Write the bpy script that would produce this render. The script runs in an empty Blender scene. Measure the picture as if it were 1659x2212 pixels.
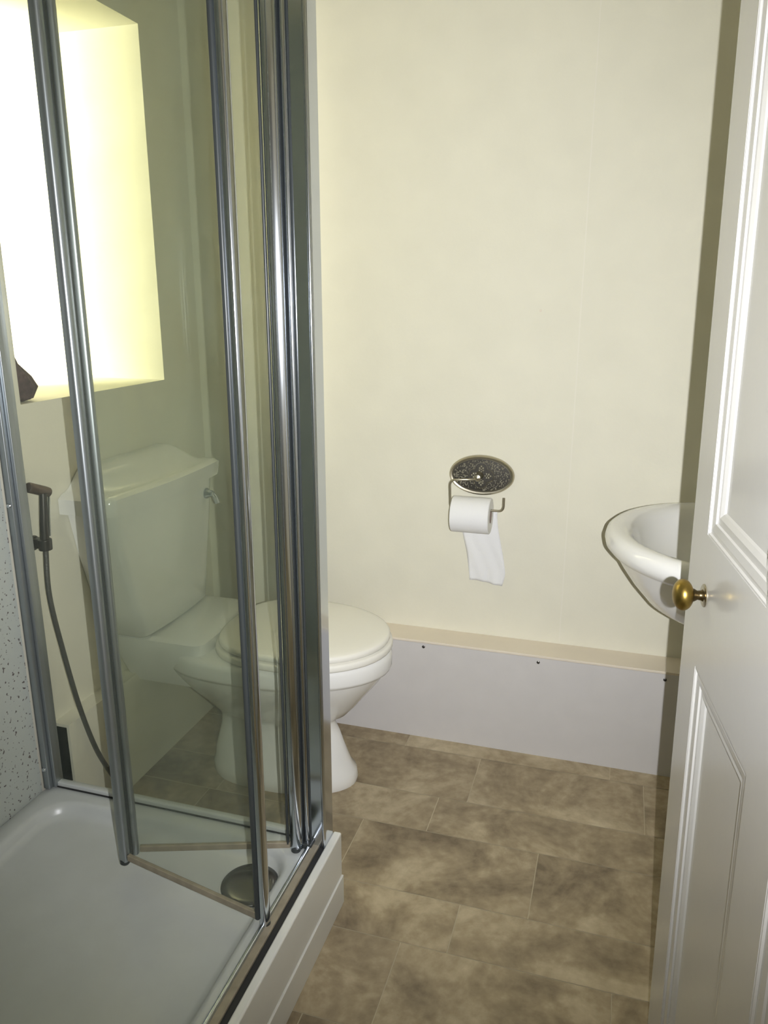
import bpy, bmesh, math, random
from mathutils import Vector, Matrix
random.seed(4)
S = bpy.context.scene
COL = S.collection
# ---------------------------------------------------------------- camera
PITCH = math.radians(15.4057); YAW = math.radians(16.94); H = 1.35
cd = bpy.data.cameras.new('camera'); cam = bpy.data.objects.new('camera', cd); COL.objects.link(cam)
cam.location = (0, 0, H); cam.rotation_euler = (math.pi/2 - PITCH, 0, YAW)
cd.sensor_fit = 'VERTICAL'; cd.sensor_height = 24.0; cd.lens = 1673.0/2212.0*24.0
cd.clip_start = 0.01; cd.clip_end = 50
S.camera = cam
# ---------------------------------------------------------------- world, lights, exposure
W = bpy.data.worlds.new('world'); S.world = W; W.use_nodes = True
W.node_tree.nodes['Background'].inputs[0].default_value = (1.0, 0.88, 0.58, 1)
W.node_tree.nodes['Background'].inputs[1].default_value = 0.32
def light(name, kind, loc, power, color, size=0.01, size_y=None, direction=None):
    d = bpy.data.lights.new(name, kind); d.energy = power; d.color = color
    if kind == 'AREA':
        d.shape = 'RECTANGLE'; d.size = size; d.size_y = size_y or size
    else: d.shadow_soft_size = size
    o = bpy.data.objects.new(name, d); COL.objects.link(o); o.location = loc
    if direction: o.rotation_euler = Vector(direction).to_track_quat('-Z', 'Y').to_euler()
    return o
# the camera's own flash beside the lens
FL = light('camera_flash', 'SPOT', (0.055, 0.02, H-0.014), 143, (0.96, 0.97, 1.0), 0.004, direction=(-0.28, 1.0, -0.11))
FL.data.spot_size = math.radians(100); FL.data.spot_blend = 1.0
# daylight outside the small window
light('window_daylight', 'AREA', (-2.32, 1.00, 1.66), 230, (1.0, 0.95, 0.76), 0.4, 0.6, (0.80, 0.80, -0.28))
vs = S.view_settings
vs.view_transform = 'Standard'; vs.look = 'None'; vs.gamma = 1; vs.use_curve_mapping = False; vs.exposure = 0.0

S.cycles.transparent_max_bounces = 32
# ---------------------------------------------------------------- materials
def mat(name, color, rough=0.5, metal=0.0, bump=0.0, bscale=200.0, var=0.0, vscale=6.0, spec=0.5, coat=0.0):
    m = bpy.data.materials.new(name); m.use_nodes = True; nt = m.node_tree; b = nt.nodes['Principled BSDF']
    b.inputs['Base Color'].default_value = (*color, 1); b.inputs['Roughness'].default_value = rough
    b.inputs['Metallic'].default_value = metal; b.inputs['Specular IOR Level'].default_value = spec
    b.inputs['Coat Weight'].default_value = coat; b.inputs['Coat Roughness'].default_value = 0.08
    tc = nt.nodes.new('ShaderNodeTexCoord')
    if var > 0:
        n = nt.nodes.new('ShaderNodeTexNoise'); n.inputs['Scale'].default_value = vscale; n.inputs['Detail'].default_value = 5
        nt.links.new(tc.outputs['Object'], n.inputs['Vector'])
        r = nt.nodes.new('ShaderNodeValToRGB'); nt.links.new(n.outputs['Fac'], r.inputs['Fac'])
        r.color_ramp.elements[0].position = 0.3; r.color_ramp.elements[1].position = 0.7
        r.color_ramp.elements[0].color = (*[c*(1-var) for c in color], 1)
        r.color_ramp.elements[1].color = (*[min(1, c*(1+var)) for c in color], 1)
        nt.links.new(r.outputs['Color'], b.inputs['Base Color'])
    if bump > 0:
        n2 = nt.nodes.new('ShaderNodeTexNoise'); n2.inputs['Scale'].default_value = bscale; n2.inputs['Detail'].default_value = 3
        nt.links.new(tc.outputs['Object'], n2.inputs['Vector'])
        bp = nt.nodes.new('ShaderNodeBump'); bp.inputs['Strength'].default_value = bump; bp.inputs['Distance'].default_value = 0.002
        nt.links.new(n2.outputs['Fac'], bp.inputs['Height']); nt.links.new(bp.outputs['Normal'], b.inputs['Normal'])
    return m
M = {}
M['wall'] = mat('cream_wall_paint', (0.78, 0.755, 0.63), 0.75, bump=0.15, bscale=120, var=0.02, vscale=9, spec=0.25)
M['ceil'] = mat('ceiling_paint', (0.85, 0.83, 0.76), 0.8)
M['board'] = mat('white_faced_board', (0.66, 0.64, 0.63), 0.45, var=0.02, vscale=15)
M['ledge'] = mat('beige_ledge_paint', (0.80, 0.72, 0.60), 0.6, var=0.03)
M['porcelain'] = mat('white_porcelain', (0.85, 0.845, 0.82), 0.12, spec=0.6, coat=0.3)
M['seat'] = mat('white_seat_plastic', (0.86, 0.84, 0.77), 0.22, spec=0.5)
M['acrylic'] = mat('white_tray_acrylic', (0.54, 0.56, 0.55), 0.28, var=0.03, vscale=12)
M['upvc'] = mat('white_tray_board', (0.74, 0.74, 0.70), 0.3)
M['chrome'] = mat('polished_chrome', (0.62, 0.66, 0.72), 0.13, 1.0)
M['satin'] = mat('satin_aluminium', (0.38, 0.41, 0.43), 0.36, 0.9)
M['dark_chrome'] = mat('dull_dark_chrome', (0.10, 0.095, 0.09), 0.3, 0.8)
M['cap'] = mat('dull_waste_cover', (0.16, 0.16, 0.155), 0.22, 0.9)
M['rubber_or_gap_shade'] = mat('black_rubber_and_gap_shade', (0.02, 0.02, 0.02), 0.6)
M['black'] = mat('gap_shade_black', (0.002, 0.002, 0.002), 1.0, spec=0.0)
M['tan_seal'] = mat('tan_sealing_strip', (0.30, 0.26, 0.19), 0.45, var=0.15, vscale=40)
M['grey_cap'] = mat('dark_grey_plastic', (0.035, 0.04, 0.04), 0.35)
M['bronze'] = mat('brown_metal_sprayer', (0.16, 0.12, 0.10), 0.32, 0.7)
M['hose'] = mat('grey_metal_hose', (0.12, 0.12, 0.11), 0.4, 0.6, bump=0.6, bscale=300)
M['brass'] = mat('aged_brass', (0.36, 0.25, 0.065), 0.34, 1.0, var=0.18, vscale=60)
M['dark_brass'] = mat('dark_brass_neck', (0.16, 0.12, 0.06), 0.3, 1.0)
M['nickel'] = mat('brushed_nickel', (0.50, 0.46, 0.36), 0.3, 1.0)
M['pewter'] = mat('antique_pewter', (0.06, 0.055, 0.045), 0.55, 0.4, bump=0.5, bscale=400)
M['bead'] = mat('pewter_beads', (0.36, 0.34, 0.27), 0.28, 0.6)
M['tissue'] = mat('white_tissue', (0.84, 0.84, 0.84), 0.95, bump=0.25, bscale=260, spec=0.1)
M['cardboard'] = mat('grey_cardboard', (0.25, 0.20, 0.16), 0.9)
M['gloss'] = mat('white_gloss_door_paint', (0.59, 0.58, 0.555), 0.24, bump=0.08, bscale=40, spec=0.5, coat=0.2)
M['window'] = mat('white_window_paint', (0.8, 0.8, 0.76), 0.4)
M['knit'] = mat('brown_woven_fabric', (0.085, 0.055, 0.05), 0.9, bump=1.0, bscale=120, var=0.35, vscale=90)
M['hall'] = mat('hall_paint', (0.38, 0.40, 0.42), 0.8)

def glass_mat(name, tint, haze, hcol):
    m = bpy.data.materials.new(name); m.use_nodes = True; nt = m.node_tree
    for n in list(nt.nodes): nt.nodes.remove(n)
    out = nt.nodes.new('ShaderNodeOutputMaterial')
    tr = nt.nodes.new('ShaderNodeBsdfTransparent'); tr.inputs[0].default_value = (*tint, 1)
    gl = nt.nodes.new('ShaderNodeBsdfGlossy'); gl.inputs['Roughness'].default_value = 0.03
    df = nt.nodes.new('ShaderNodeBsdfDiffuse'); df.inputs[0].default_value = (*hcol, 1)
    lw = nt.nodes.new('ShaderNodeLayerWeight'); pw = nt.nodes.new('ShaderNodeMath'); pw.operation = 'POWER'; pw.inputs[1].default_value = 5.0
    fr = nt.nodes.new('ShaderNodeMath'); fr.operation = 'MULTIPLY_ADD'; fr.inputs[1].default_value = 0.6; fr.inputs[2].default_value = 0.035
    nt.links.new(lw.outputs['Facing'], pw.inputs[0]); nt.links.new(pw.outputs[0], fr.inputs[0])
    m1 = nt.nodes.new('ShaderNodeMixShader'); m2 = nt.nodes.new('ShaderNodeMixShader')
    tc = nt.nodes.new('ShaderNodeTexCoord'); mp = nt.nodes.new('ShaderNodeMapping'); mp.inputs['Scale'].default_value = (9, 9, 4)
    nz = nt.nodes.new('ShaderNodeTexNoise'); nz.inputs['Scale'].default_value = 1.3; nz.inputs['Detail'].default_value = 8
    mr = nt.nodes.new('ShaderNodeMapRange'); mr.inputs['From Min'].default_value = 0.3; mr.inputs['From Max'].default_value = 0.75
    mr.inputs['To Min'].default_value = haze*0.4; mr.inputs['To Max'].default_value = haze*1.6
    L = nt.links.new
    L(tc.outputs['Object'], mp.inputs[0]); L(mp.outputs[0], nz.inputs['Vector']); L(nz.outputs['Fac'], mr.inputs['Value'])
    L(mr.outputs[0], m1.inputs[0]); L(tr.outputs[0], m1.inputs[1]); L(df.outputs[0], m1.inputs[2])
    L(fr.outputs[0], m2.inputs[0]); L(m1.outputs[0], m2.inputs[1]); L(gl.outputs[0], m2.inputs[2]); L(m2.outputs[0], out.inputs[0])
    return m
M['glass'] = glass_mat('greenish_shower_glass', (0.933, 0.940, 0.918), 0.02, (0.5, 0.6, 0.5))
M['pane'] = glass_mat('window_glass', (0.97, 0.98, 0.97), 0.01, (0.8, 0.8, 0.8))

def speckle_mat():
    m = mat('speckled_wall_board', (0.55, 0.58, 0.55), 0.35); nt = m.node_tree; b = nt.nodes['Principled BSDF']
    tc = nt.nodes.new('ShaderNodeTexCoord'); v = nt.nodes.new('ShaderNodeTexNoise'); v.inputs['Scale'].default_value = 120; v.inputs['Detail'].default_value = 1
    r = nt.nodes.new('ShaderNodeValToRGB'); r.color_ramp.elements[0].position = 0.30; r.color_ramp.elements[1].position = 0.36
    r.color_ramp.elements[0].color = (0.12, 0.10, 0.10, 1); r.color_ramp.elements[1].color = (0.47, 0.50, 0.47, 1)
    nt.links.new(tc.outputs['Object'], v.inputs['Vector']); nt.links.new(v.outputs['Fac'], r.inputs['Fac']); nt.links.new(r.outputs['Color'], b.inputs['Base Color'])
    return m
M['speckle'] = speckle_mat()

def floor_mat():
    m = bpy.data.materials.new('brown_stone_vinyl'); m.use_nodes = True; nt = m.node_tree; b = nt.nodes['Principled BSDF']; L = nt.links.new
    b.inputs['Roughness'].default_value = 0.5; b.inputs['Specular IOR Level'].default_value = 0.3
    at = nt.nodes.new('ShaderNodeAttribute'); at.attribute_name = 'tile_tone'
    tc = nt.nodes.new('ShaderNodeTexCoord')
    sc = nt.nodes.new('ShaderNodeVectorMath'); sc.operation = 'SCALE'; sc.inputs['Scale'].default_value = 9.0
    ad = nt.nodes.new('ShaderNodeVectorMath'); ad.operation = 'ADD'
    L(at.outputs['Color'], sc.inputs[0]); L(tc.outputs['Object'], ad.inputs[0]); L(sc.outputs[0], ad.inputs[1])
    n = nt.nodes.new('ShaderNodeTexNoise'); n.inputs['Scale'].default_value = 5.0; n.inputs['Detail'].default_value = 7; n.inputs['Roughness'].default_value = 0.62; n.inputs['Distortion'].default_value = 0.6
    L(ad.outputs[0], n.inputs['Vector'])
    n2 = nt.nodes.new('ShaderNodeTexNoise'); n2.inputs['Scale'].default_value = 42; n2.inputs['Detail'].default_value = 4
    L(ad.outputs[0], n2.inputs['Vector'])
    mx = nt.nodes.new('ShaderNodeMath'); mx.operation = 'MULTIPLY_ADD'; mx.inputs[1].default_value = 0.3
    L(n2.outputs['Fac'], mx.inputs[0]); L(n.outputs['Fac'], mx.inputs[2])
    sep = nt.nodes.new('ShaderNodeSeparateColor'); L(at.outputs['Color'], sep.inputs[0])
    m2 = nt.nodes.new('ShaderNodeMath'); m2.operation = 'MULTIPLY_ADD'; m2.inputs[1].default_value = 0.20
    L(sep.outputs[2], m2.inputs[0]); L(mx.outputs[0], m2.inputs[2])
    r = nt.nodes.new('ShaderNodeValToRGB'); sb = nt.nodes.new('ShaderNodeMath'); sb.operation = 'SUBTRACT'; sb.inputs[1].default_value = 0.03
    L(m2.outputs[0], sb.inputs[0]); L(sb.outputs[0], r.inputs['Fac'])
    r.color_ramp.elements[0].position = 0.50; r.color_ramp.elements[0].color = (0.20, 0.155, 0.100, 1)
    r.color_ramp.elements[1].position = 0.95; r.color_ramp.elements[1].color = (0.62, 0.53, 0.37, 1)
    e = r.color_ramp.elements.new(0.71); e.color = (0.39, 0.315, 0.205, 1)
    L(r.outputs['Color'], b.inputs['Base Color'])
    return m
M['floor'] = floor_mat()
M['grout'] = mat('pale_brown_joint_lines', (0.56, 0.49, 0.34), 0.6)

# ---------------------------------------------------------------- helpers
def tag(o, label=None, cat=None, group=None, kind=None):
    if label: o['label'] = label
    if cat: o['category'] = cat
    if group: o['group'] = group
    if kind: o['kind'] = kind
    return o
def empty(name, loc):
    o = bpy.data.objects.new(name, None); COL.objects.link(o); o.location = loc; o.empty_display_size = 0.1; return o
def obj(name, bm, m, parent=None, smooth=False, bevel=0.0, kind=None, seg=2):
    bmesh.ops.remove_doubles(bm, verts=bm.verts, dist=1e-6)
    bmesh.ops.recalc_face_normals(bm, faces=bm.faces)
    me = bpy.data.meshes.new(name); bm.to_mesh(me); bm.free()
    for x in (m if isinstance(m, (list, tuple)) else [m]): me.materials.append(x)
    o = bpy.data.objects.new(name, me); COL.objects.link(o)
    if smooth:
        for p in me.polygons: p.use_smooth = True
    if bevel > 0:
        b = o.modifiers.new('bevel', 'BEVEL'); b.width = bevel; b.segments = seg; b.limit_method = 'ANGLE'; b.angle_limit = math.radians(35)
        for p in me.polygons: p.use_smooth = True
        w = o.modifiers.new('wn', 'WEIGHTED_NORMAL'); w.keep_sharp = True
    if parent is not None:
        o.parent = parent; o.matrix_parent_inverse = world(parent).inverted()
    if kind: o['kind'] = kind
    return o
def world(o):
    m = o.matrix_basis.copy()
    return (world(o.parent) @ o.matrix_parent_inverse @ m) if o.parent else m
def box(bm, x0, x1, y0, y1, z0, z1):
    v = [bm.verts.new((x, y, z)) for x in (x0, x1) for y in (y0, y1) for z in (z0, z1)]
    for f in ((0,1,3,2), (4,6,7,5), (0,4,5,1), (2,3,7,6), (0,2,6,4), (1,5,7,3)): bm.faces.new([v[i] for i in f])
    return bm
def B(*a):
    return box(bmesh.new(), *a)
def loft(bm, rings, close0=True, close1=True, cyc=False):
    R = [[bm.verts.new(p) for p in r] for r in rings]
    n = len(R[0]); k = len(R)
    for i in range(k if cyc else k-1):
        a, b = R[i], R[(i+1) % k]
        for j in range(n): bm.faces.new((a[j], a[(j+1) % n], b[(j+1) % n], b[j]))
    if not cyc:
        if close0: bm.faces.new(R[0][::-1])
        if close1: bm.faces.new(R[-1])
    return bm
def lathe(bm, prof, axis_o, axis_d, n=32):
    d = Vector(axis_d).normalized(); a = d.orthogonal().normalized(); b = d.cross(a); o = Vector(axis_o)
    rings = [[o + d*h + (a*math.cos(2*math.pi*i/n) + b*math.sin(2*math.pi*i/n))*max(r, 1e-5) for i in range(n)] for h, r in prof]
    return loft(bm, rings)
def smoothpath(pts, k=8):
    P = [Vector(p) for p in pts]; P = [P[0]*2-P[1]] + P + [P[-1]*2-P[-2]]; out = []
    for i in range(1, len(P)-2):
        for j in range(k):
            t = j/k; p0, p1, p2, p3 = P[i-1:i+3]
            out.append(0.5*((2*p1) + (p2-p0)*t + (2*p0-5*p1+4*p2-p3)*t*t + (3*p1-p0-3*p2+p3)*t**3))
    out.append(P[-2]); return out
def tube(bm, pts, r, n=12, closed=False):
    P = [Vector(p) for p in pts]; rings = []; up = None
    for i, p in enumerate(P):
        if closed: t = (P[(i+1) % len(P)] - P[i-1]).normalized()
        else: t = (P[min(i+1, len(P)-1)] - P[max(i-1, 0)]).normalized()
        if up is None: up = t.orthogonal().normalized()
        up = (up - t*up.dot(t)).normalized(); s = t.cross(up)
        rr = r(i/(len(P)-1)) if callable(r) else r
        rings.append([p + (up*math.cos(2*math.pi*j/n) + s*math.sin(2*math.pi*j/n))*rr for j in range(n)])
    return loft(bm, rings, cyc=closed)
def rrect(x0, x1, y0, y1, r, z, n=6):
    out = []
    for cx, cy, a0 in ((x1-r, y1-r, 0), (x0+r, y1-r, 90), (x0+r, y0+r, 180), (x1-r, y0+r, 270)):
        for i in range(n+1):
            a = math.radians(a0 + 90*i/n); out.append((cx+r*math.cos(a), cy+r*math.sin(a), z))
    return out
def sphere(bm, c, r, sc=(1, 1, 1), u=8, v=6):
    mtx = Matrix.Translation(c) @ Matrix.Diagonal((r*sc[0], r*sc[1], r*sc[2], 1))
    bmesh.ops.create_uvsphere(bm, u_segments=u, v_segments=v, radius=1, matrix=mtx)
def smart(o, ang=35):
    for p in o.data.polygons: p.use_smooth = True
    try:
        o.data.set_sharp_from_angle(angle=math.radians(ang))
    except Exception: pass
    return o

XL, XR, YB, YF, ZC = -1.30, 0.46, 2.238, 0.42, 2.36
# ---------------------------------------------------------------- room shell
fl = bmesh.new(); box(fl, -1.3, 0.46, -1.6, YB, -0.05, -0.0012)
rows = [(2.07, 2.238, -0.562, .617), (1.847, 2.07, -0.322, .4705), (1.697, 1.847, -0.401, .617), (1.472, 1.697, -0.574, .4645),
        (1.327, 1.472, -0.264, .617), (1.104, 1.327, -0.366, .4415), (0.954, 1.104, -0.503, .617), (0.731, 0.954, -0.30, .46),
        (0.581, 0.731, -0.20, .617), (0.358, 0.581, -0.45, .46), (0.208, 0.358, -0.30, .617), (-0.02, 0.208, -0.1, .46)]
lay = fl.loops.layers.float_color.new('tile_tone')
g = 0.0011
tones = {(0,-1): .1, (0,0): .7, (1,-1): .45, (1,0): .5, (1,1): .2, (2,-1): .6, (2,0): .35, (3,-1): .6, (3,0): .4, (3,1): .2, (4,-1): .25, (4,0): .65, (5,-1): .6, (5,0): .4, (5,1): .15, (6,-1): .05}
for ri, (y0, y1, xj, ln) in enumerate(rows):
    k0 = math.floor((-1.3 - xj)/ln); k = k0
    while xj + k*ln < 0.46:
        xa, xb = max(-1.3, xj+k*ln), min(0.46, xj+(k+1)*ln)
        if xb - xa > 0.004:
            vs_ = [fl.verts.new(p) for p in ((xa+g, y0+g, 0), (xb-g, y0+g, 0), (xb-g, y1-g, 0), (xa+g, y1-g, 0))]
            f = fl.faces.new(vs_); f.material_index = 1
            c = (random.random(), random.random(), tones.get((ri, k), random.random()), 1)
            for l in f.loops: l[lay] = c
        k += 1
me = bpy.data.meshes.new('floor'); fl.to_mesh(me); fl.free(); me.materials.append(M['grout']); me.materials.append(M['floor'])
floor = bpy.data.objects.new('floor', me); COL.objects.link(floor); floor['kind'] = 'structure'
obj('ceiling', B(-1.3, 0.58, -1.6, YB+0.12, ZC, ZC+0.1), M['ceil'], kind='structure')
wb = obj('wall_back', B(-2.2, 0.6, YB, YB+0.12, -0.05, ZC), M['wall'], kind='structure')
obj('seam', B(-0.1235, -0.1205, YB-0.0009, YB+0.001, 0.34, ZC), mat('pale_paper_seam', (0.80, 0.77, 0.66), 0.7), wb)
obj('nail_hole', lathe(bmesh.new(), [(0, .0001), (0, .004), (.0015, .0025), (.0015, .0001)], (-0.23, YB+0.0005, 1.318), (0, -1, 0), 12), M['ledge'], wb)
wy0, wy1, wz0, wz1 = 1.441, 2.03, 1.118, 2.052
bm = bmesh.new()
box(bm, -1.95, XL, YF-0.1, wy0, -0.05, ZC); box(bm, -1.95, XL, wy1, YB, -0.05, ZC)
box(bm, -1.95, XL, wy0, wy1, -0.05, wz0); box(bm, -1.95, XL, wy0, wy1, wz1, ZC)
me = bpy.data.meshes.new('wall_left'); bm.to_mesh(me); bm.free(); me.materials.append(M['wall'])
wl = bpy.data.objects.new('wall_left', me); COL.objects.link(wl); wl['kind'] = 'structure'
obj('wall_right', B(XR, XR+0.1, YF-0.1, YB, -0.05, ZC), M['wall'], kind='structure')
bm = bmesh.new(); box(bm, XL, -0.68, YF-0.10, YF, 0, ZC); box(bm, 0.262, XR, YF-0.10, YF-0.02, 0, ZC); box(bm, -0.68, 0.262, YF-0.10, YF-0.02, 2.06, ZC)
obj('wall_front', bm, M['wall'], kind='structure')
obj('wall_hall', B(-1.3, 0.58, -1.7, -1.6, -0.05, ZC), M['hall'], kind='structure')
# window at the outer end of the deep reveal
bm = bmesh.new(); xw = -1.93
for a in ((wy0, wy0+.05, wz0, wz1), (wy1-.05, wy1, wz0, wz1), (wy0+.05, wy1-.05, wz0, wz0+.05), (wy0+.05, wy1-.05, wz1-.05, wz1)):
    box(bm, xw, xw+0.05, *a)
wf = obj('window_1', bm, M['window'], kind='structure', bevel=0.004)
obj('glazing_bar', B(xw+.01, xw+.04, wy0+.05, wy1-.05, 1.56, 1.59), M['window'], wf)
obj('pane', B(xw+.022, xw+.026, wy0+.05, wy1-.05, wz0+.05, wz1-.05), M['pane'], wf)
# pipe boxing along the back wall
BX0, BY, BZ = -1.262, 2.136, 0.333
t1 = obj('trim_1', B(-1.252, XR, BY, BY+.014, 0, BZ-.008), M['board'], kind='structure')
obj('ledge', B(-1.252, XR, BY-.001, YB, BZ-.008, BZ), M['ledge'], t1, bevel=0.0015)
for x, z in ((-0.523, .313), (-0.173, .311), (0.182, .308)):
    s = obj('screw', lathe(bmesh.new(), [(0, .0001), (0, .0048), (.0012, .0046), (.002, .003), (.0021, .0001)], (x, BY, z), (0, -1, 0), 16), M['dark_chrome'], t1, smooth=False)
    s['label'] = 'small dark screw head'
# low boxing along the left wall
t2 = obj('trim_2', B(-1.262, -1.254, 1.418, BY, 0, 0.315), M['wall'], kind='structure')
obj('ledge', B(-1.30, -1.254, 1.418, BY, 0.315, 0.323), M['wall'], t2)
obj('dark_end_plate', B(-1.30, -1.262, 1.416, 1.42, 0.165, 0.315), M['black'], t2)['label'] = 'black plate standing in for the dark inside the open boxing end'  # solid plate coloured black for the shade inside the hollow boxing
# speckled shower board on the left wall
obj('trim_3', B(-1.30, -1.293, YF, 1.345, 0.165, 2.1), M['speckle'], kind='structure')
obj('trim_4', B(-1.293, -0.68, YF, YF+.007, 0.165, 2.1), M['speckle'], kind='structure')
obj('baseboard_right', B(XR-.014, XR, YF, BY, 0, .1), M['gloss'], kind='structure')

# ---------------------------------------------------------------- shower tray
TX0, TX1, TY0, TY1, TZ = -1.293, -0.546, 0.60, 1.402, 0.177
tray = empty('shower_tray', (-0.92, 1.0, 0)); tag(tray, 'pale grey-white low square shower tray under the glass enclosure', 'shower tray')
bm = bmesh.new(); rings = []
for ins, z, r in ((0.0, 0.0, .004), (0.0, TZ-.004, .004), (.004, TZ, .006)):
    rings.append(rrect(TX0+ins, TX1-ins, TY0+ins, TY1-ins, r, z))
ix0, ix1, iy0, iy1 = TX0+.045, TX1-.062, TY0+.05, 1.335
for k, (ins, z, r) in enumerate(((-.006, TZ, .085), (0, TZ-.002, .08), (.006, TZ-.008, .078), (.010, TZ-.018, .075), (.016, TZ-.026, .07), (.03, TZ-.030, .062), (.10, TZ-.033, .04), (.25, TZ-.036, .03))):
    rings.append(rrect(ix0+ins, ix1-ins, iy0+ins, iy1-ins, r, z))
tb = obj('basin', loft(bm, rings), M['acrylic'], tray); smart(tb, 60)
bm = bmesh.new(); box(bm, -0.546, -0.527, 0.60, 1.402, 0.074, 0.188)
obj('side_board', bm, M['upvc'], tray, bevel=0.004, seg=3)
obj('plinth', B(-0.546, -0.5235, 0.60, 1.402, 0.0, 0.0745), M['upvc'], tray, bevel=0.0015)
dc = (-0.672, 1.232)
obj('waste_ring', lathe(bmesh.new(), [(0, .0001), (0, .066), (.003, .065), (.003, .0001)], (dc[0], dc[1], TZ-.034), (0, 0, 1), 40), M['upvc'], tray)
wc = obj('waste_cover', lathe(bmesh.new(), [(0, .0001), (0, .060), (.006, .062), (.009, .059), (.0105, .045), (.0115, .025), (.012, .0001)], (dc[0], dc[1], TZ-.0308), (0, 0, 1), 48), M['cap'], tray); smart(wc, 50)
wc['label'] = 'round dark chrome dome over the waste'

# ---------------------------------------------------------------- shower enclosure
enc = empty('shower_enclosure', (-0.57, 1.38, TZ)); tag(enc, 'chrome framed glass shower enclosure with half folded door standing on the tray', 'shower enclosure')
ET = 1.98
ZB = TZ+.002
# wall channel at the left wall
bm = bmesh.new(); box(bm, -1.2925, -1.2745, 1.350, 1.390, ZB, ET)
wcn = obj('wall_channel', bm, M['satin'], enc, bevel=0.003)
wcn['label'] = 'dull satin aluminium channel'
obj('inner_profile', B(-1.2745, -1.265, 1.362, 1.390, ZB, ET), M['satin'], wcn, bevel=0.002)
for z in (0.235, 0.905):
    s = bmesh.new(); lathe(s, [(0, .0001), (0, .0062), (.002, .0058), (.004, .004), (.0045, .0001)], (-1.2835, 1.3505, z), (0, -1, 0), 20)
    obj('screw', s, M['chrome'], wcn)
# fixed side panel towards the toilet
sp = obj('side_panel', B(-1.266, -0.600, 1.376, 1.381, ZB+.006, ET), M['glass'], enc)
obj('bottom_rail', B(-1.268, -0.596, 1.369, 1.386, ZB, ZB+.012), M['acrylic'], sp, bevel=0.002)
obj('top_rail', B(-1.268, -0.596, 1.364, 1.390, ET-.03, ET), M['chrome'], sp, bevel=0.002)
obj('seal', B(-1.268, -0.596, 1.3665, 1.369, ZB-.001, ZB+.002), M['rubber_or_gap_shade'], sp)
# corner post, polished chrome with flutes
cpo = obj('corner_post', B(-0.597, -0.545, 1.350, 1.396, ZB, ET), M['chrome'], enc, bevel=0.003, seg=3)
for x, r, y in ((-.5885, .0068, 1.350), (-.5495, .0036, 1.3495)):
    b = bmesh.new(); lathe(b, [(0, .0001), (0, r), (ET-ZB-.002, r), (ET-ZB-.002, .0001)], (x, y, ZB+.001), (0, 0, 1), 24)
    smart(obj('flute', b, M['chrome'], cpo), 50)
obj('seal', B(-0.5815, -0.5785, 1.3480, 1.351, ZB+.01, ET-.01), M['grey_cap'], cpo)
obj('gasket_or_gap_shade', B(-0.6045, -0.5950, 1.3400, 1.352, ZB, ET-.01), M['grey_cap'], cpo)
obj('foot_cap', B(-0.596, -0.575, 1.336, 1.356, ZB-.001, ZB+.012), M['grey_cap'], cpo, bevel=0.003)
# track running along the tray edge
tk = obj('track', B(-0.578, -0.5615, TY0+.01, 1.352, TZ, TZ+.007), M['tan_seal'], enc, bevel=0.002)
b = bmesh.new(); lathe(b, [(0, .0001), (0, .0055), (.742, .0055), (.742, .0001)], (-0.5815, TY0+.01, TZ+.006), (0, 1, 0), 20)
smart(obj('rail', b, M['chrome'], tk), 50)
obj('gasket_or_gap_shade', B(-0.5615, -0.5475, TY0+.01, 1.40, TZ, TZ+.0015), M['rubber_or_gap_shade'], tk)  # black strip painted for the dark open groove between track and side board
obj('head_rail', B(-0.592, -0.548, TY0, 1.350, ET-.035, ET), M['chrome'], enc, bevel=0.003)

def panel_between(name, a, b, z0, z1, label):
    """bifold leaf: a sheet of glass between plan points a and b with a stile at each end"""
    a, b = Vector((*a, 0)), Vector((*b, 0)); d = (b-a).normalized(); n = Vector((-d.y, d.x, 0))
    def slab(p, q, h, za, zb):
        bm = bmesh.new()
        pts = [p-n*h, q-n*h, q+n*h, p+n*h]
        loft(bm, [[(v.x, v.y, za) for v in pts], [(v.x, v.y, zb) for v in pts]]); return bm
    gl = obj(name, slab(a+d*.010, b-d*.010, .0025, z0+.012, z1-.012), M['glass'], enc); gl['label'] = label
    obj('bottom_seal', slab(a+d*.012, b-d*.012, .0045, z0, z0+.014), M['tan_seal'], gl, bevel=0.0015)
    obj('top_rail', slab(a+d*.012, b-d*.012, .006, z1-.025, z1), M['chrome'], gl, bevel=0.0015)
    return gl, a, b, d, n, slab
def stile(par, p, d, n, wid, dep, z0, z1, m, name='stile'):
    p = Vector((p[0], p[1], 0)); pts = []
    N = 20
    for i in range(N):
        t = 2*math.pi*i/N; c, s = math.cos(t), math.sin(t)
        u = math.copysign(abs(c)**.55, c)*wid/2; v = math.copysign(abs(s)**.75, s)*dep/2
        q = p + d*u + n*v; pts.append((q.x, q.y))
    bm = bmesh.new(); loft(bm, [[(x, y, z0) for x, y in pts], [(x, y, z1) for x, y in pts]])
    o = smart(obj(name, bm, m, par), 50); return o
Z0, Z1 = ZB+.008, ET-.04
PA = (-0.6075, 1.328); PH = (-0.938, 1.213); PH2 = (-0.946, 1.188); PC = (-0.580, 1.1145)
ga, a, b, d, n, _ = panel_between('folding_leaf', PA, PH, Z0, Z1, 'rear folded glass leaf hinged at the corner post')
stile(ga, (-0.607, 1.332), d, n, .028, .020, Z0-.004, Z1, M['chrome'], 'pivot_stile')
stile(ga, PH, d, n, .018, .018, Z0-.004, Z1, M['satin'])
stile(ga, (-0.6235, 1.3235), d, n, .006, .012, Z0+.01, Z1, M['grey_cap'], 'gasket_or_gap_shade')
gb, a, b, d, n, _ = panel_between('folding_leaf', PH2, PC, Z0, Z1, 'front folded glass leaf ending on the track')
stile(gb, PH2, d, n, .022, .018, Z0-.004, Z1, M['satin'])
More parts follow.
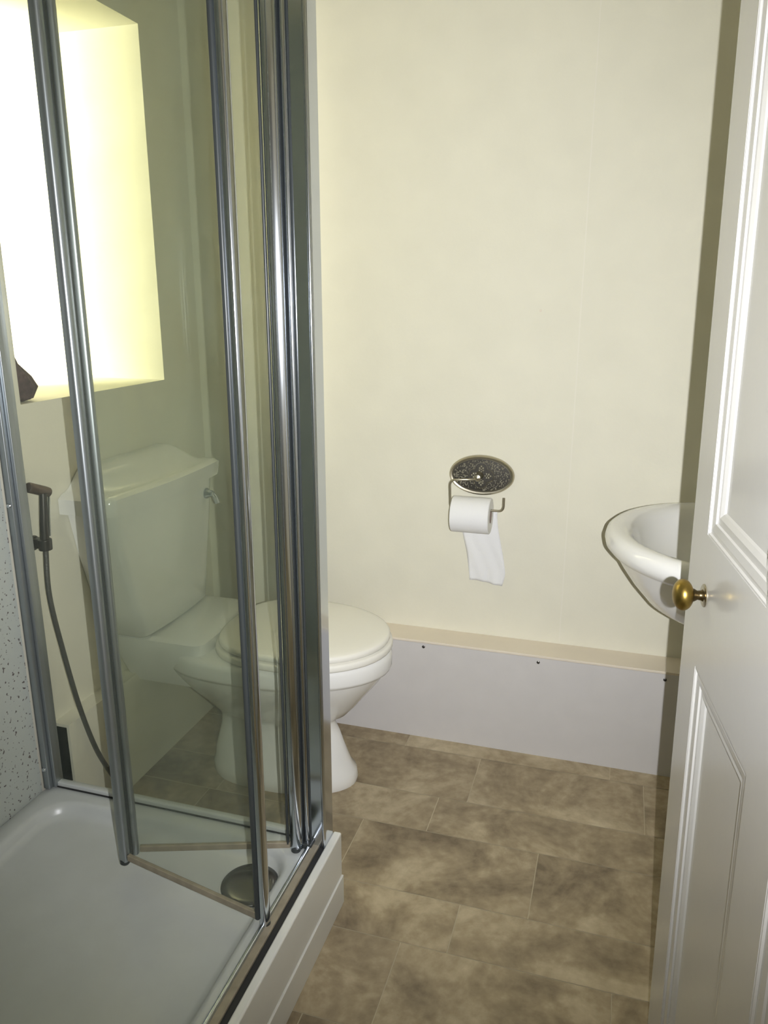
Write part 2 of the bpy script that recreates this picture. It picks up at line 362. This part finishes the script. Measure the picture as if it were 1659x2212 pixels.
stile(gb, PC, d, n, .018, .020, Z0-.004, Z1, M['chrome'])
stile(gb, (PC[0]-.0115, PC[1]-.003), d, n, .010, .016, Z0+.01, Z1, M['grey_cap'], 'gasket_or_gap_shade')
stile(gb, (-0.942, 1.200), d, n, .014, .010, Z0, Z1, M['grey_cap'], 'hinge_seal')
for p in (PC, PH2, (-.607, 1.328)):
    b_ = bmesh.new(); lathe(b_, [(0, .0001), (0, .008), (.004, .011), (.012, .0105), (.013, .0001)], (p[0], p[1], TZ-.002 if p != PH2 else TZ-.004), (0, 0, 1), 20)
    smart(obj('foot_cap', b_, M['grey_cap'], gb if p != (-.607, 1.328) else ga), 40)

# ---------------------------------------------------------------- toilet
TYC = 1.850
toi = empty('toilet', (-0.9, TYC, 0)); tag(toi, 'white close coupled toilet with closed lid standing against the left wall', 'toilet')
def egg(xf, xb, hw, z, yc=TYC, n=48, sq=0.62):
    xm = xb + (xf-xb)*0.47; out = []
    for i in range(n):
        t = 2*math.pi*i/n; c, s = math.cos(t), math.sin(t)
        if c >= 0: x = xm + (xf-xm)*c; y = hw*s
        else: x = xm + (xm-xb)*-(abs(c)**sq); y = hw*math.copysign(abs(s)**.8, s)
        out.append((x, yc+y, z))
    return out
L_ = [(0, -.648, -1.08, .118), (.012, -.645, -1.085, .121), (.035, -.649, -1.085, .119), (.05, -.662, -1.08, .108), (.075, -.670, -1.08, .098), (.11, -.683, -1.07, .086),
      (.15, -.697, -1.06, .078), (.182, -.712, -1.06, .076), (.196, -.706, -1.07, .082), (.215, -.675, -1.08, .100), (.25, -.643, -1.10, .128), (.29, -.612, -1.14, .157),
      (.33, -.580, -1.17, .182), (.358, -.562, -1.19, .195), (.364, -.559, -1.19, .197), (.366, -.550, -1.19, .203), (.375, -.546, -1.19, .206), (.405, -.545, -1.19, .206), (.416, -.549, -1.19, .203), (.421, -.560, -1.185, .195)]
pan = smart(obj('pan', loft(bmesh.new(), [egg(xf, xb, hw, z) for z, xf, xb, hw in L_]), M['porcelain'], toi), 60)
# platform under the cistern
bm = bmesh.new(); loft(bm, [rrect(-1.296, -1.04, TYC-.13+.0, TYC+.12, .03, .30), rrect(-1.297, -1.02, TYC-.18, TYC+.16, .03, .40), rrect(-1.297, -1.02, TYC-.18, TYC+.16, .03, .452), rrect(-1.295, -1.03, TYC-.17, TYC+.15, .03, .458)])
smart(obj('platform', bm, M['porcelain'], pan), 50)
def slabegg(xf, xb, hw, z0, z1, r=.006, dome=0.0):
    rings = []
    for ins, z in ((r, z0), (r*.3, z0+r*.3), (0, z0+r), (0, z1-r), (r*.3, z1-r*.3), (r, z1)): rings.append(egg(xf-ins, xb+ins, hw-ins, z))
    if dome:
        for f, h in ((.02, .35), (.06, .75), (.12, 1.0)): rings.append(egg(xf-f, xb+f, hw-f, z1+dome*h))
    return loft(bmesh.new(), rings)
seat = smart(obj('seat', slabegg(-.545, -1.03, .206, .4235, .4445), M['seat'], toi), 60)
lid = smart(obj('lid', slabegg(-.552, -1.02, .200, .4465, .4655, .007, .006), M['seat'], toi), 60)
for y in (TYC-.08, TYC+.08):
    b = bmesh.new(); lathe(b, [(0, .0001), (0, .014), (.03, .014), (.033, .01), (.033, .0001)], (-1.035, y, .4235), (0, 0, 1), 20)
    smart(obj('hinge', b, M['seat'], lid), 40)
# cistern
CY0, CY1 = 1.535, 2.055
def cring(y0, y1, xf, z, bow):
    r = rrect(-1.298, xf, y0, y1, .02, z, 5); out = []
    return [(x + (bow*(1-((y-(y0+y1)/2)/((y1-y0)/2))**2) if x > xf-.03 else 0), y, zz) for x, y, zz in r]
def cring2(y0, y1, xf, z, bow, n=14):
    pts = [(-1.298, y0), (xf-.02, y0), (xf-.006, y0+.006)]
    for i in range(n+1):
        t = i/n; y = y0+.02 + (y1-y0-.04)*t; pts.append((xf + bow*(1-(2*t-1)**2), y))
    pts += [(xf-.006, y1-.006), (xf-.02, y1), (-1.298, y1)]
    return [(x, y, z) for x, y in pts]
bm = bmesh.new(); loft(bm, [cring2(1.665, 1.975, -1.185, .459, .006), cring2(1.645, 1.985, -1.172, .472, .01), cring2(1.62, 1.995, -1.168, .56, .012), cring2(1.575, 2.025, -1.165, .72, .014), cring2(1.55, 2.04, -1.163, .84, .014)])
cis = smart(obj('cistern', bm, M['porcelain'], toi), 50)
# cistern lid: moulded edge and an ogee crown
bm = bmesh.new(); NX, NY = 14, 40
def sm(t): t = max(0, min(1, t)); return t*t*(3-2*t)
grid = []
for j in range(NY+1):
    t = j/NY; y = CY0-.012 + (CY1-CY0+.024)*t
    xf = -1.148 + .018*(1-(2*t-1)**2); row = []
    e = min(t, 1-t)*(CY1-CY0+.024)
    if e < .02: xf -= .02*(1-math.sqrt(max(0, 1-(1-e/.02)**2)))
    for i in range(NX+1):
        s = i/NX; x = -1.298 + (xf+1.298)*s
        crown = sm((e-.025)/.07)
        h = .876 + .012*sm(e/.02) + .050*crown*(1-sm((s-.15)/.72)) 
        if s > .93: h -= .008*((s-.93)/.07)**2
        row.append((x, y, h))
    grid.append(row)
top = [[bm.verts.new(p) for p in r] for r in grid]
bot = [[bm.verts.new((p[0]-(.006 if i == NX else 0), p[1], .838)) for i, p in enumerate(r)] for r in grid]
for j in range(NY):
    for i in range(NX):
        bm.faces.new((top[j][i], top[j][i+1], top[j+1][i+1], top[j+1][i])); bm.faces.new((bot[j][i], bot[j+1][i], bot[j+1][i+1], bot[j][i+1]))
    bm.faces.new((top[j][NX], bot[j][NX], bot[j+1][NX], top[j+1][NX])); bm.faces.new((top[j][0], top[j+1][0], bot[j+1][0], bot[j][0]))
for i in range(NX):
    bm.faces.new((top[0][i], bot[0][i], bot[0][i+1], top[0][i+1])); bm.faces.new((top[NY][i], top[NY][i+1], bot[NY][i+1], bot[NY][i]))
smart(obj('cistern_lid', bm, M['porcelain'], cis), 50)
b = bmesh.new(); lathe(b, [(0, .0001), (0, .016), (.006, .016), (.012, .011), (.026, .009), (.027, .0001)], (-1.16, 1.985, .792), (1, 0, 0), 20)
tube(b, smoothpath([(-1.138, 1.985, .792), (-1.134, 1.995, .780), (-1.134, 2.005, .762)], 5), lambda t: .0065+.002*t, 10)
fl_ = smart(obj('flush_lever', b, M['chrome'], cis), 50); fl_['label'] = 'small chrome flush lever'

# ---------------------------------------------------------------- bidet sprayer on the left wall
spy = empty('bidet_sprayer', (-1.28, 1.42, .80)); tag(spy, 'dark metal bidet sprayer in its bracket behind the shower side glass', 'bidet sprayer')
b = bmesh.new(); lathe(b, [(0, .0001), (0, .010), (.003, .012), (.055, .0125), (.066, .0115), (.068, .0001)], (-1.268, 1.396, .938), (0.02, 1, -.42), 20)
smart(obj('spray_head', b, M['bronze'], spy), 40)
b = bmesh.new(); tube(b, [(-1.262, 1.434, .915), (-1.262, 1.430, .88), (-1.263, 1.426, .84), (-1.264, 1.424, .80)], lambda t: .0085+.002*t, 14)
smart(obj('handle', b, M['dark_chrome'], spy), 50)
b = bmesh.new(); tube(b, [(-1.258, 1.447, .905), (-1.262, 1.445, .86), (-1.264, 1.442, .81)], .0028, 8)
smart(obj('trigger', b, M['chrome'], spy), 50)
b = bmesh.new(); lathe(b, [(0, .0001), (0, .018), (.006, .018), (.008, .0001)], (-1.2995, 1.424, .795), (1, 0, 0), 24); box(b, -1.295, -1.262, 1.414, 1.434, .785, .808)
lathe(b, [(0, .0001), (0, .015), (.026, .016), (.028, .0001)], (-1.264, 1.424, .781), (0, 0, 1), 24)
obj('bracket', b, M['dark_chrome'], spy, bevel=0.0015)
b = bmesh.new(); tube(b, smoothpath([(-1.264, 1.424, .79), (-1.262, 1.415, .67), (-1.255, 1.430, .52), (-1.245, 1.452, .36), (-1.236, 1.485, .22), (-1.232, 1.530, .115), (-1.234, 1.565, .045), (-1.236, 1.575, .002)], 10), .0062, 12)
smart(obj('hose', b, M['hose'], spy), 60)

# ---------------------------------------------------------------- curtain in the window reveal
cur = bmesh.new(); rings = []
for z, r, dx, dy in ((1.1195, .020, 0, 0), (1.124, .036, 0, .004), (1.150, .046, 0, .008), (1.175, .038, 0, .003), (1.205, .022, -.002, -.008), (1.24, .015, -.004, -.012), (1.4, .013, -.008, -.014), (1.7, .014, -.01, -.014), (2.0, .015, -.01, -.014), (2.045, .015, -.01, -.014)):
    rings.append([(-1.352+dx+r*1.0*math.cos(a)*(1+.10*math.cos(7*a)), 1.482+dy+r*.95*math.sin(a)*(1+.10*math.cos(7*a)), z) for a in [2*math.pi*i/42 for i in range(42)]])
tag(smart(obj('curtain', loft(cur, rings), M['knit']), 70), 'brown woven curtain bunched at the near end of the window sill', 'curtain')

# ---------------------------------------------------------------- toilet paper holder and roll
hc = Vector((-0.377, 0, 0.845)); PYB = YB
hol = empty('toilet_roll_holder', (hc.x, PYB, hc.z)); tag(hol, 'oval antique metal toilet roll holder with embossed plate on the back wall', 'toilet roll holder')
def ell(a, b_, y, n=64): return [(hc.x + a*math.cos(2*math.pi*i/n), y, hc.z + b_*math.sin(2*math.pi*i/n)) for i in range(n)]
AX, AZ = .0975, .0605
rimb = loft(bmesh.new(), [ell(AX-.002, AZ-.002, PYB), ell(AX, AZ, PYB-.003), ell(AX-.001, AZ-.001, PYB-.010), ell(AX-.005, AZ-.005, PYB-.0135), ell(AX-.010, AZ-.010, PYB-.0125), ell(AX-.0115, AZ-.0115, PYB-.007)])
smart(obj('plate_rim', rimb, M['nickel'], hol), 50)
pb = loft(bmesh.new(), [ell(AX-.0125, AZ-.0125, PYB-.006), ell(AX-.0125, AZ-.0125, PYB-.0085), ell(AX-.030, AZ-.022, PYB-.0115), ell(AX-.06, AZ-.04, PYB-.013)])
pl = smart(obj('plate', pb, M['pewter'], hol), 50); pl['label'] = 'dark embossed oval plate'
def py_(x, z):  # plate surface height
    q = math.hypot((x-hc.x)/(AX-.0125), (z-hc.z)/(AZ-.0125)); return PYB-.0103-.0030*(1-min(1, q)**2)
bb = bmesh.new(); rnd = random.Random(9)
def qr(a): return .031 + .0065*abs(math.cos(2*a))**.8 - .004*abs(math.sin(2*a))**6
cnt = 0
while cnt < 330:
    x = rnd.uniform(-.083, .083); z = rnd.uniform(-.047, .047)
    if (x/.083)**2 + (z/.046)**2 > 1: continue
    if math.hypot(x, z*1.05) < qr(math.atan2(z, x))+.003: continue
    r = rnd.choice([.0014, .0017, .0022]); sphere(bb, (hc.x+x, py_(hc.x+x, hc.z+z), hc.z+z), r, u=6, v=5); cnt += 1
for k in range(4):
    a0 = k*math.pi/2
    for rr, da, s in ((.012, 0, .0022), (.017, .35, .0028), (.017, -.35, .0028), (.023, .22, .0032), (.023, -.22, .0032), (.028, 0, .0030), (.019, 0, .0024)):
        x, z = rr*math.cos(a0+da), rr*math.sin(a0+da); sphere(bb, (hc.x+x, py_(hc.x+x, hc.z+z)-.0008, hc.z+z), s*1.15, u=10, v=7)
smart(obj('beading', bb, M['bead'], pl), 60)
qb = bmesh.new(); pts = []
for i in range(96):
    a = 2*math.pi*i/96; r = qr(a); x, z = hc.x+r*math.cos(a), hc.z+r*1.02*math.sin(a); pts.append((x, py_(x, z)-.0006, z))
tube(qb, pts, .0009, 6, closed=True)
smart(obj('quatrefoil_ring', qb, M['nickel'], pl), 60)
sb = bmesh.new(); lathe(sb, [(0, .0001), (0, .0115), (.005, .0125), (.010, .0095), (.028, .0085), (.034, .0105), (.042, .0095), (.045, .0001)], (hc.x-.005, PYB-.010, hc.z), (0, -1, 0), 28)
smart(obj('boss', sb, M['nickel'], hol), 40)
wy = PYB-.063
def arc(p0, p1, p2, k=6):
    p0, p1, p2 = map(Vector, (p0, p1, p2)); return [p0*(1-t)**2 + p1*2*t*(1-t) + p2*t*t for t in [i/k for i in range(k+1)]]
WZ = 0.753
path = [(hc.x-.005, wy+.015, hc.z-.004), (-.395, wy+.004, .842)] + arc((-.442, wy, .839), (-.4595, wy, .838), (-.4600, wy, .820)) + [(-.4585, wy, .79)] + arc((-.4575, wy, .768), (-.4575, wy, .7515), (-.443, wy, .752)) + [(-.38, wy, WZ), (-.325, wy, WZ+.001)] + arc((-.314, wy, WZ+.001), (-.3005, wy, WZ+.001), (-.3000, wy, WZ+.018)) + [(-.3, wy, .794)]
ab = bmesh.new(); tube(ab, path, .0034, 12)
smart(obj('arm', ab, M['nickel'], hol), 60)
# roll: rests on the arm through its core
RX0, RX1, RR, RC = -.4495, -.3365, .0535, .0200
rz = WZ+.0035-RC+.0002 - .0; ry = wy
rz = WZ + .0036 - RC
roll = empty('toilet_roll', ((RX0+RX1)/2, ry, rz)); tag(roll, 'white toilet paper roll with a loose hanging sheet on the wall holder', 'toilet roll')
b = bmesh.new(); prof = [(0, RC+.001), (0, RR-.002), (.002, RR), (RX1-RX0-.002, RR), (RX1-RX0, RR-.002), (RX1-RX0, RC+.001)]
d = Vector((1, 0, 0)); N = 64
rings = [[(RX0+h, ry+r*math.cos(2*math.pi*i/N), rz+r*math.sin(2*math.pi*i/N)) for i in range(N)] for h, r in prof]
loft(b, rings, cyc=True); smart(obj('paper', b, M['tissue'], roll), 40)
b = bmesh.new(); prof = [(0, RC), (0, RC+.001), (RX1-RX0, RC+.001), (RX1-RX0, RC)]
rings = [[(RX0+h, ry+r*math.cos(2*math.pi*i/N), rz+r*math.sin(2*math.pi*i/N)) for i in range(N)] for h, r in prof]
loft(b, rings, cyc=True); smart(obj('core', b, M['cardboard'], roll), 40)['label'] = 'grey cardboard tube'
# hanging sheet at the back of the roll
b = bmesh.new(); G = []; NU, NV = 14, 26
rn = random.Random(3)
for j in range(NV+1):
    t = j/NV; row = []
    zt = rz + .0*t - (.221)*t
    xl = -.4385 + .030*sm(t*1.15) + .014*max(0, t-.75)*2; xr = -.3255 + .034*sm(t*1.05) - .02*max(0, (t-.82))*3
    for i in range(NU+1):
        s = i/NU; x = xl + (xr-xl)*s
        y = ry+RR+.0006 + .0045*sm(t*3)*0 + .0035*t*math.sin(7*s+5*t) + .0022*t*math.sin(17*s-9*t+1)
        z = zt + (.010*s if t > .9 else 0)*0 - .012*s*t
        row.append((x, min(y, YB-.0015), z))
    G.append(row)
V = [[b.verts.new(p) for p in r] for r in G]
for j in range(NV):
    for i in range(NU): b.faces.new((V[j][i], V[j][i+1], V[j+1][i+1], V[j+1][i]))
sh = smart(obj('loose_sheet', b, M['tissue'], roll), 80)
so = sh.modifiers.new('thickness', 'SOLIDIFY'); so.thickness = 0.0006; so.offset = 0

# ---------------------------------------------------------------- wash basin on the right wall
bc = (0.295, 1.90)
def dring(a, b_, z, xb=XR-.001, yc=bc[1], xc=bc[0], n=36, back_r=0.0):
    pts = []
    for i in range(n+1):
        t = math.pi/2 + math.pi*i/n; pts.append((xc + a*math.cos(t), yc + b_*math.sin(t), z))
    m = 5
    low = [(xc + (xb-xc)*k/m, yc-b_, z) for k in range(1, m+1)]
    hi = [(xb - (xb-xc)*k/m, yc+b_, z) for k in range(0, m)]
    return pts + low + hi
rings = []
for a, b_, z in ((.10, .12, .612), (.135, .15, .616), (.165, .18, .628), (.20, .215, .650), (.235, .25, .690), (.262, .276, .728), (.280, .292, .758),
                 (.2825, .295, .762), (.292, .304, .766), (.303, .314, .778), (.306, .317, .793), (.302, .313, .808), (.292, .303, .817), (.278, .289, .8195), (.262, .273, .816)):
    rings.append(dring(a, b_, z))
for a, b_, z, xb in ((.250, .262, .809, .385), (.242, .254, .800, .380), (.236, .247, .788, .376), (.22, .232, .75, .37), (.19, .20, .715, .36), (.14, .15, .69, .345), (.07, .08, .678, .33), (.02, .02, .676, .315)):
    rings.append(dring(a, b_, z, xb))
bas = smart(obj('wash_basin', loft(bmesh.new(), rings), M['porcelain']), 70)
tag(bas, 'white wall hung wash basin with rolled rim behind the open door', 'wash basin')

# ---------------------------------------------------------------- open panelled door
A = math.radians(7.3); T = math.radians(1.0)
n0 = Vector((math.cos(A), math.sin(A), 0)); dv = Vector((-math.sin(A), math.cos(A), 0)); nn = n0*math.cos(T) + Vector((0, 0, 1))*math.sin(T); uv = nn.cross(dv)
P0 = Vector((0.14670564, 1.09549614, 0.94758965))
DM = Matrix.Translation(P0) @ Matrix((nn, dv, uv)).transposed().to_4x4()
def D(bm):
    bmesh.ops.transform(bm, matrix=DM, verts=bm.verts); return bm
S0, S1, U0, U1 = -.69, .166, -.938, 1.06
pn = [(-.211, .072, -.832, -.137), (-.600, -.316, -.832, -.137), (-.211, .072, .072, .93), (-.600, -.316, .072, .93)]
bm = bmesh.new(); th = .036
box(bm, 0, th, .072, S1, U0, U1); box(bm, 0, th, -.316, -.211, U0, U1); box(bm, 0, th, S0, -.600, U0, U1)
for u0, u1 in ((U0, -.832), (-.137, .072), (.93, U1)):
    box(bm, 0, th, -.211, .072, u0, u1); box(bm, 0, th, -.600, -.316, u0, u1)
bmesh.ops.transform(bm, matrix=DM, verts=bm.verts)
me = bpy.data.meshes.new('door_1'); bm.to_mesh(me); bm.free(); me.materials.append(M['gloss'])
door = bpy.data.objects.new('door_1', me); COL.objects.link(door); door['kind'] = 'structure'
for (s0, s1, u0, u1) in pn:
    obj('panel', D(B(.012, .024, s0, s1, u0, u1)), M['gloss'], door)
    rings = []
    for w, x in ((0, .004), (0, .0006), (.003, .0006), (.0045, .0035), (.011, .0028), (.022, .0042), (.0235, .007), (.034, .0062), (.041, .0095), (.044, .0121), (.044, .020), (0, .020)):
        rings.append([(x, s0+w, u0+w), (x, s1-w, u0+w), (x, s1-w, u1-w), (x, s0+w, u1-w)])
    b = bmesh.new(); loft(b, rings, cyc=True)
    obj('moulding', D(b), M['gloss'], door)
ks, ku = .057, -.017
kb = bmesh.new(); lathe(kb, [(0, .0001), (0, .017), (.0012, .0172), (.0022, .0155), (.003, .0001)], (0, ks, ku), (-1, 0, 0), 32)
kr = smart(obj('knob_rose', D(kb), M['nickel'], door), 40)
kb = bmesh.new(); lathe(kb, [(.002, .0001), (.002, .0095), (.005, .0075), (.010, .0068), (.0135, .009), (.016, .010)], (0, ks, ku), (-1, 0, 0), 32)
smart(obj('knob_neck', D(kb), M['dark_brass'], door), 40)
kb = bmesh.new(); lathe(kb, [(.0155 + .0145*(1-math.cos(math.pi*i/16)), .0001 + .0233*math.sin(math.pi*i/16)**.9) for i in range(17)], (0, ks, ku), (-1, 0, 0), 40)
kk = smart(obj('door_knob', D(kb), M['brass'], door), 60); kk['label'] = 'oval aged brass door knob'
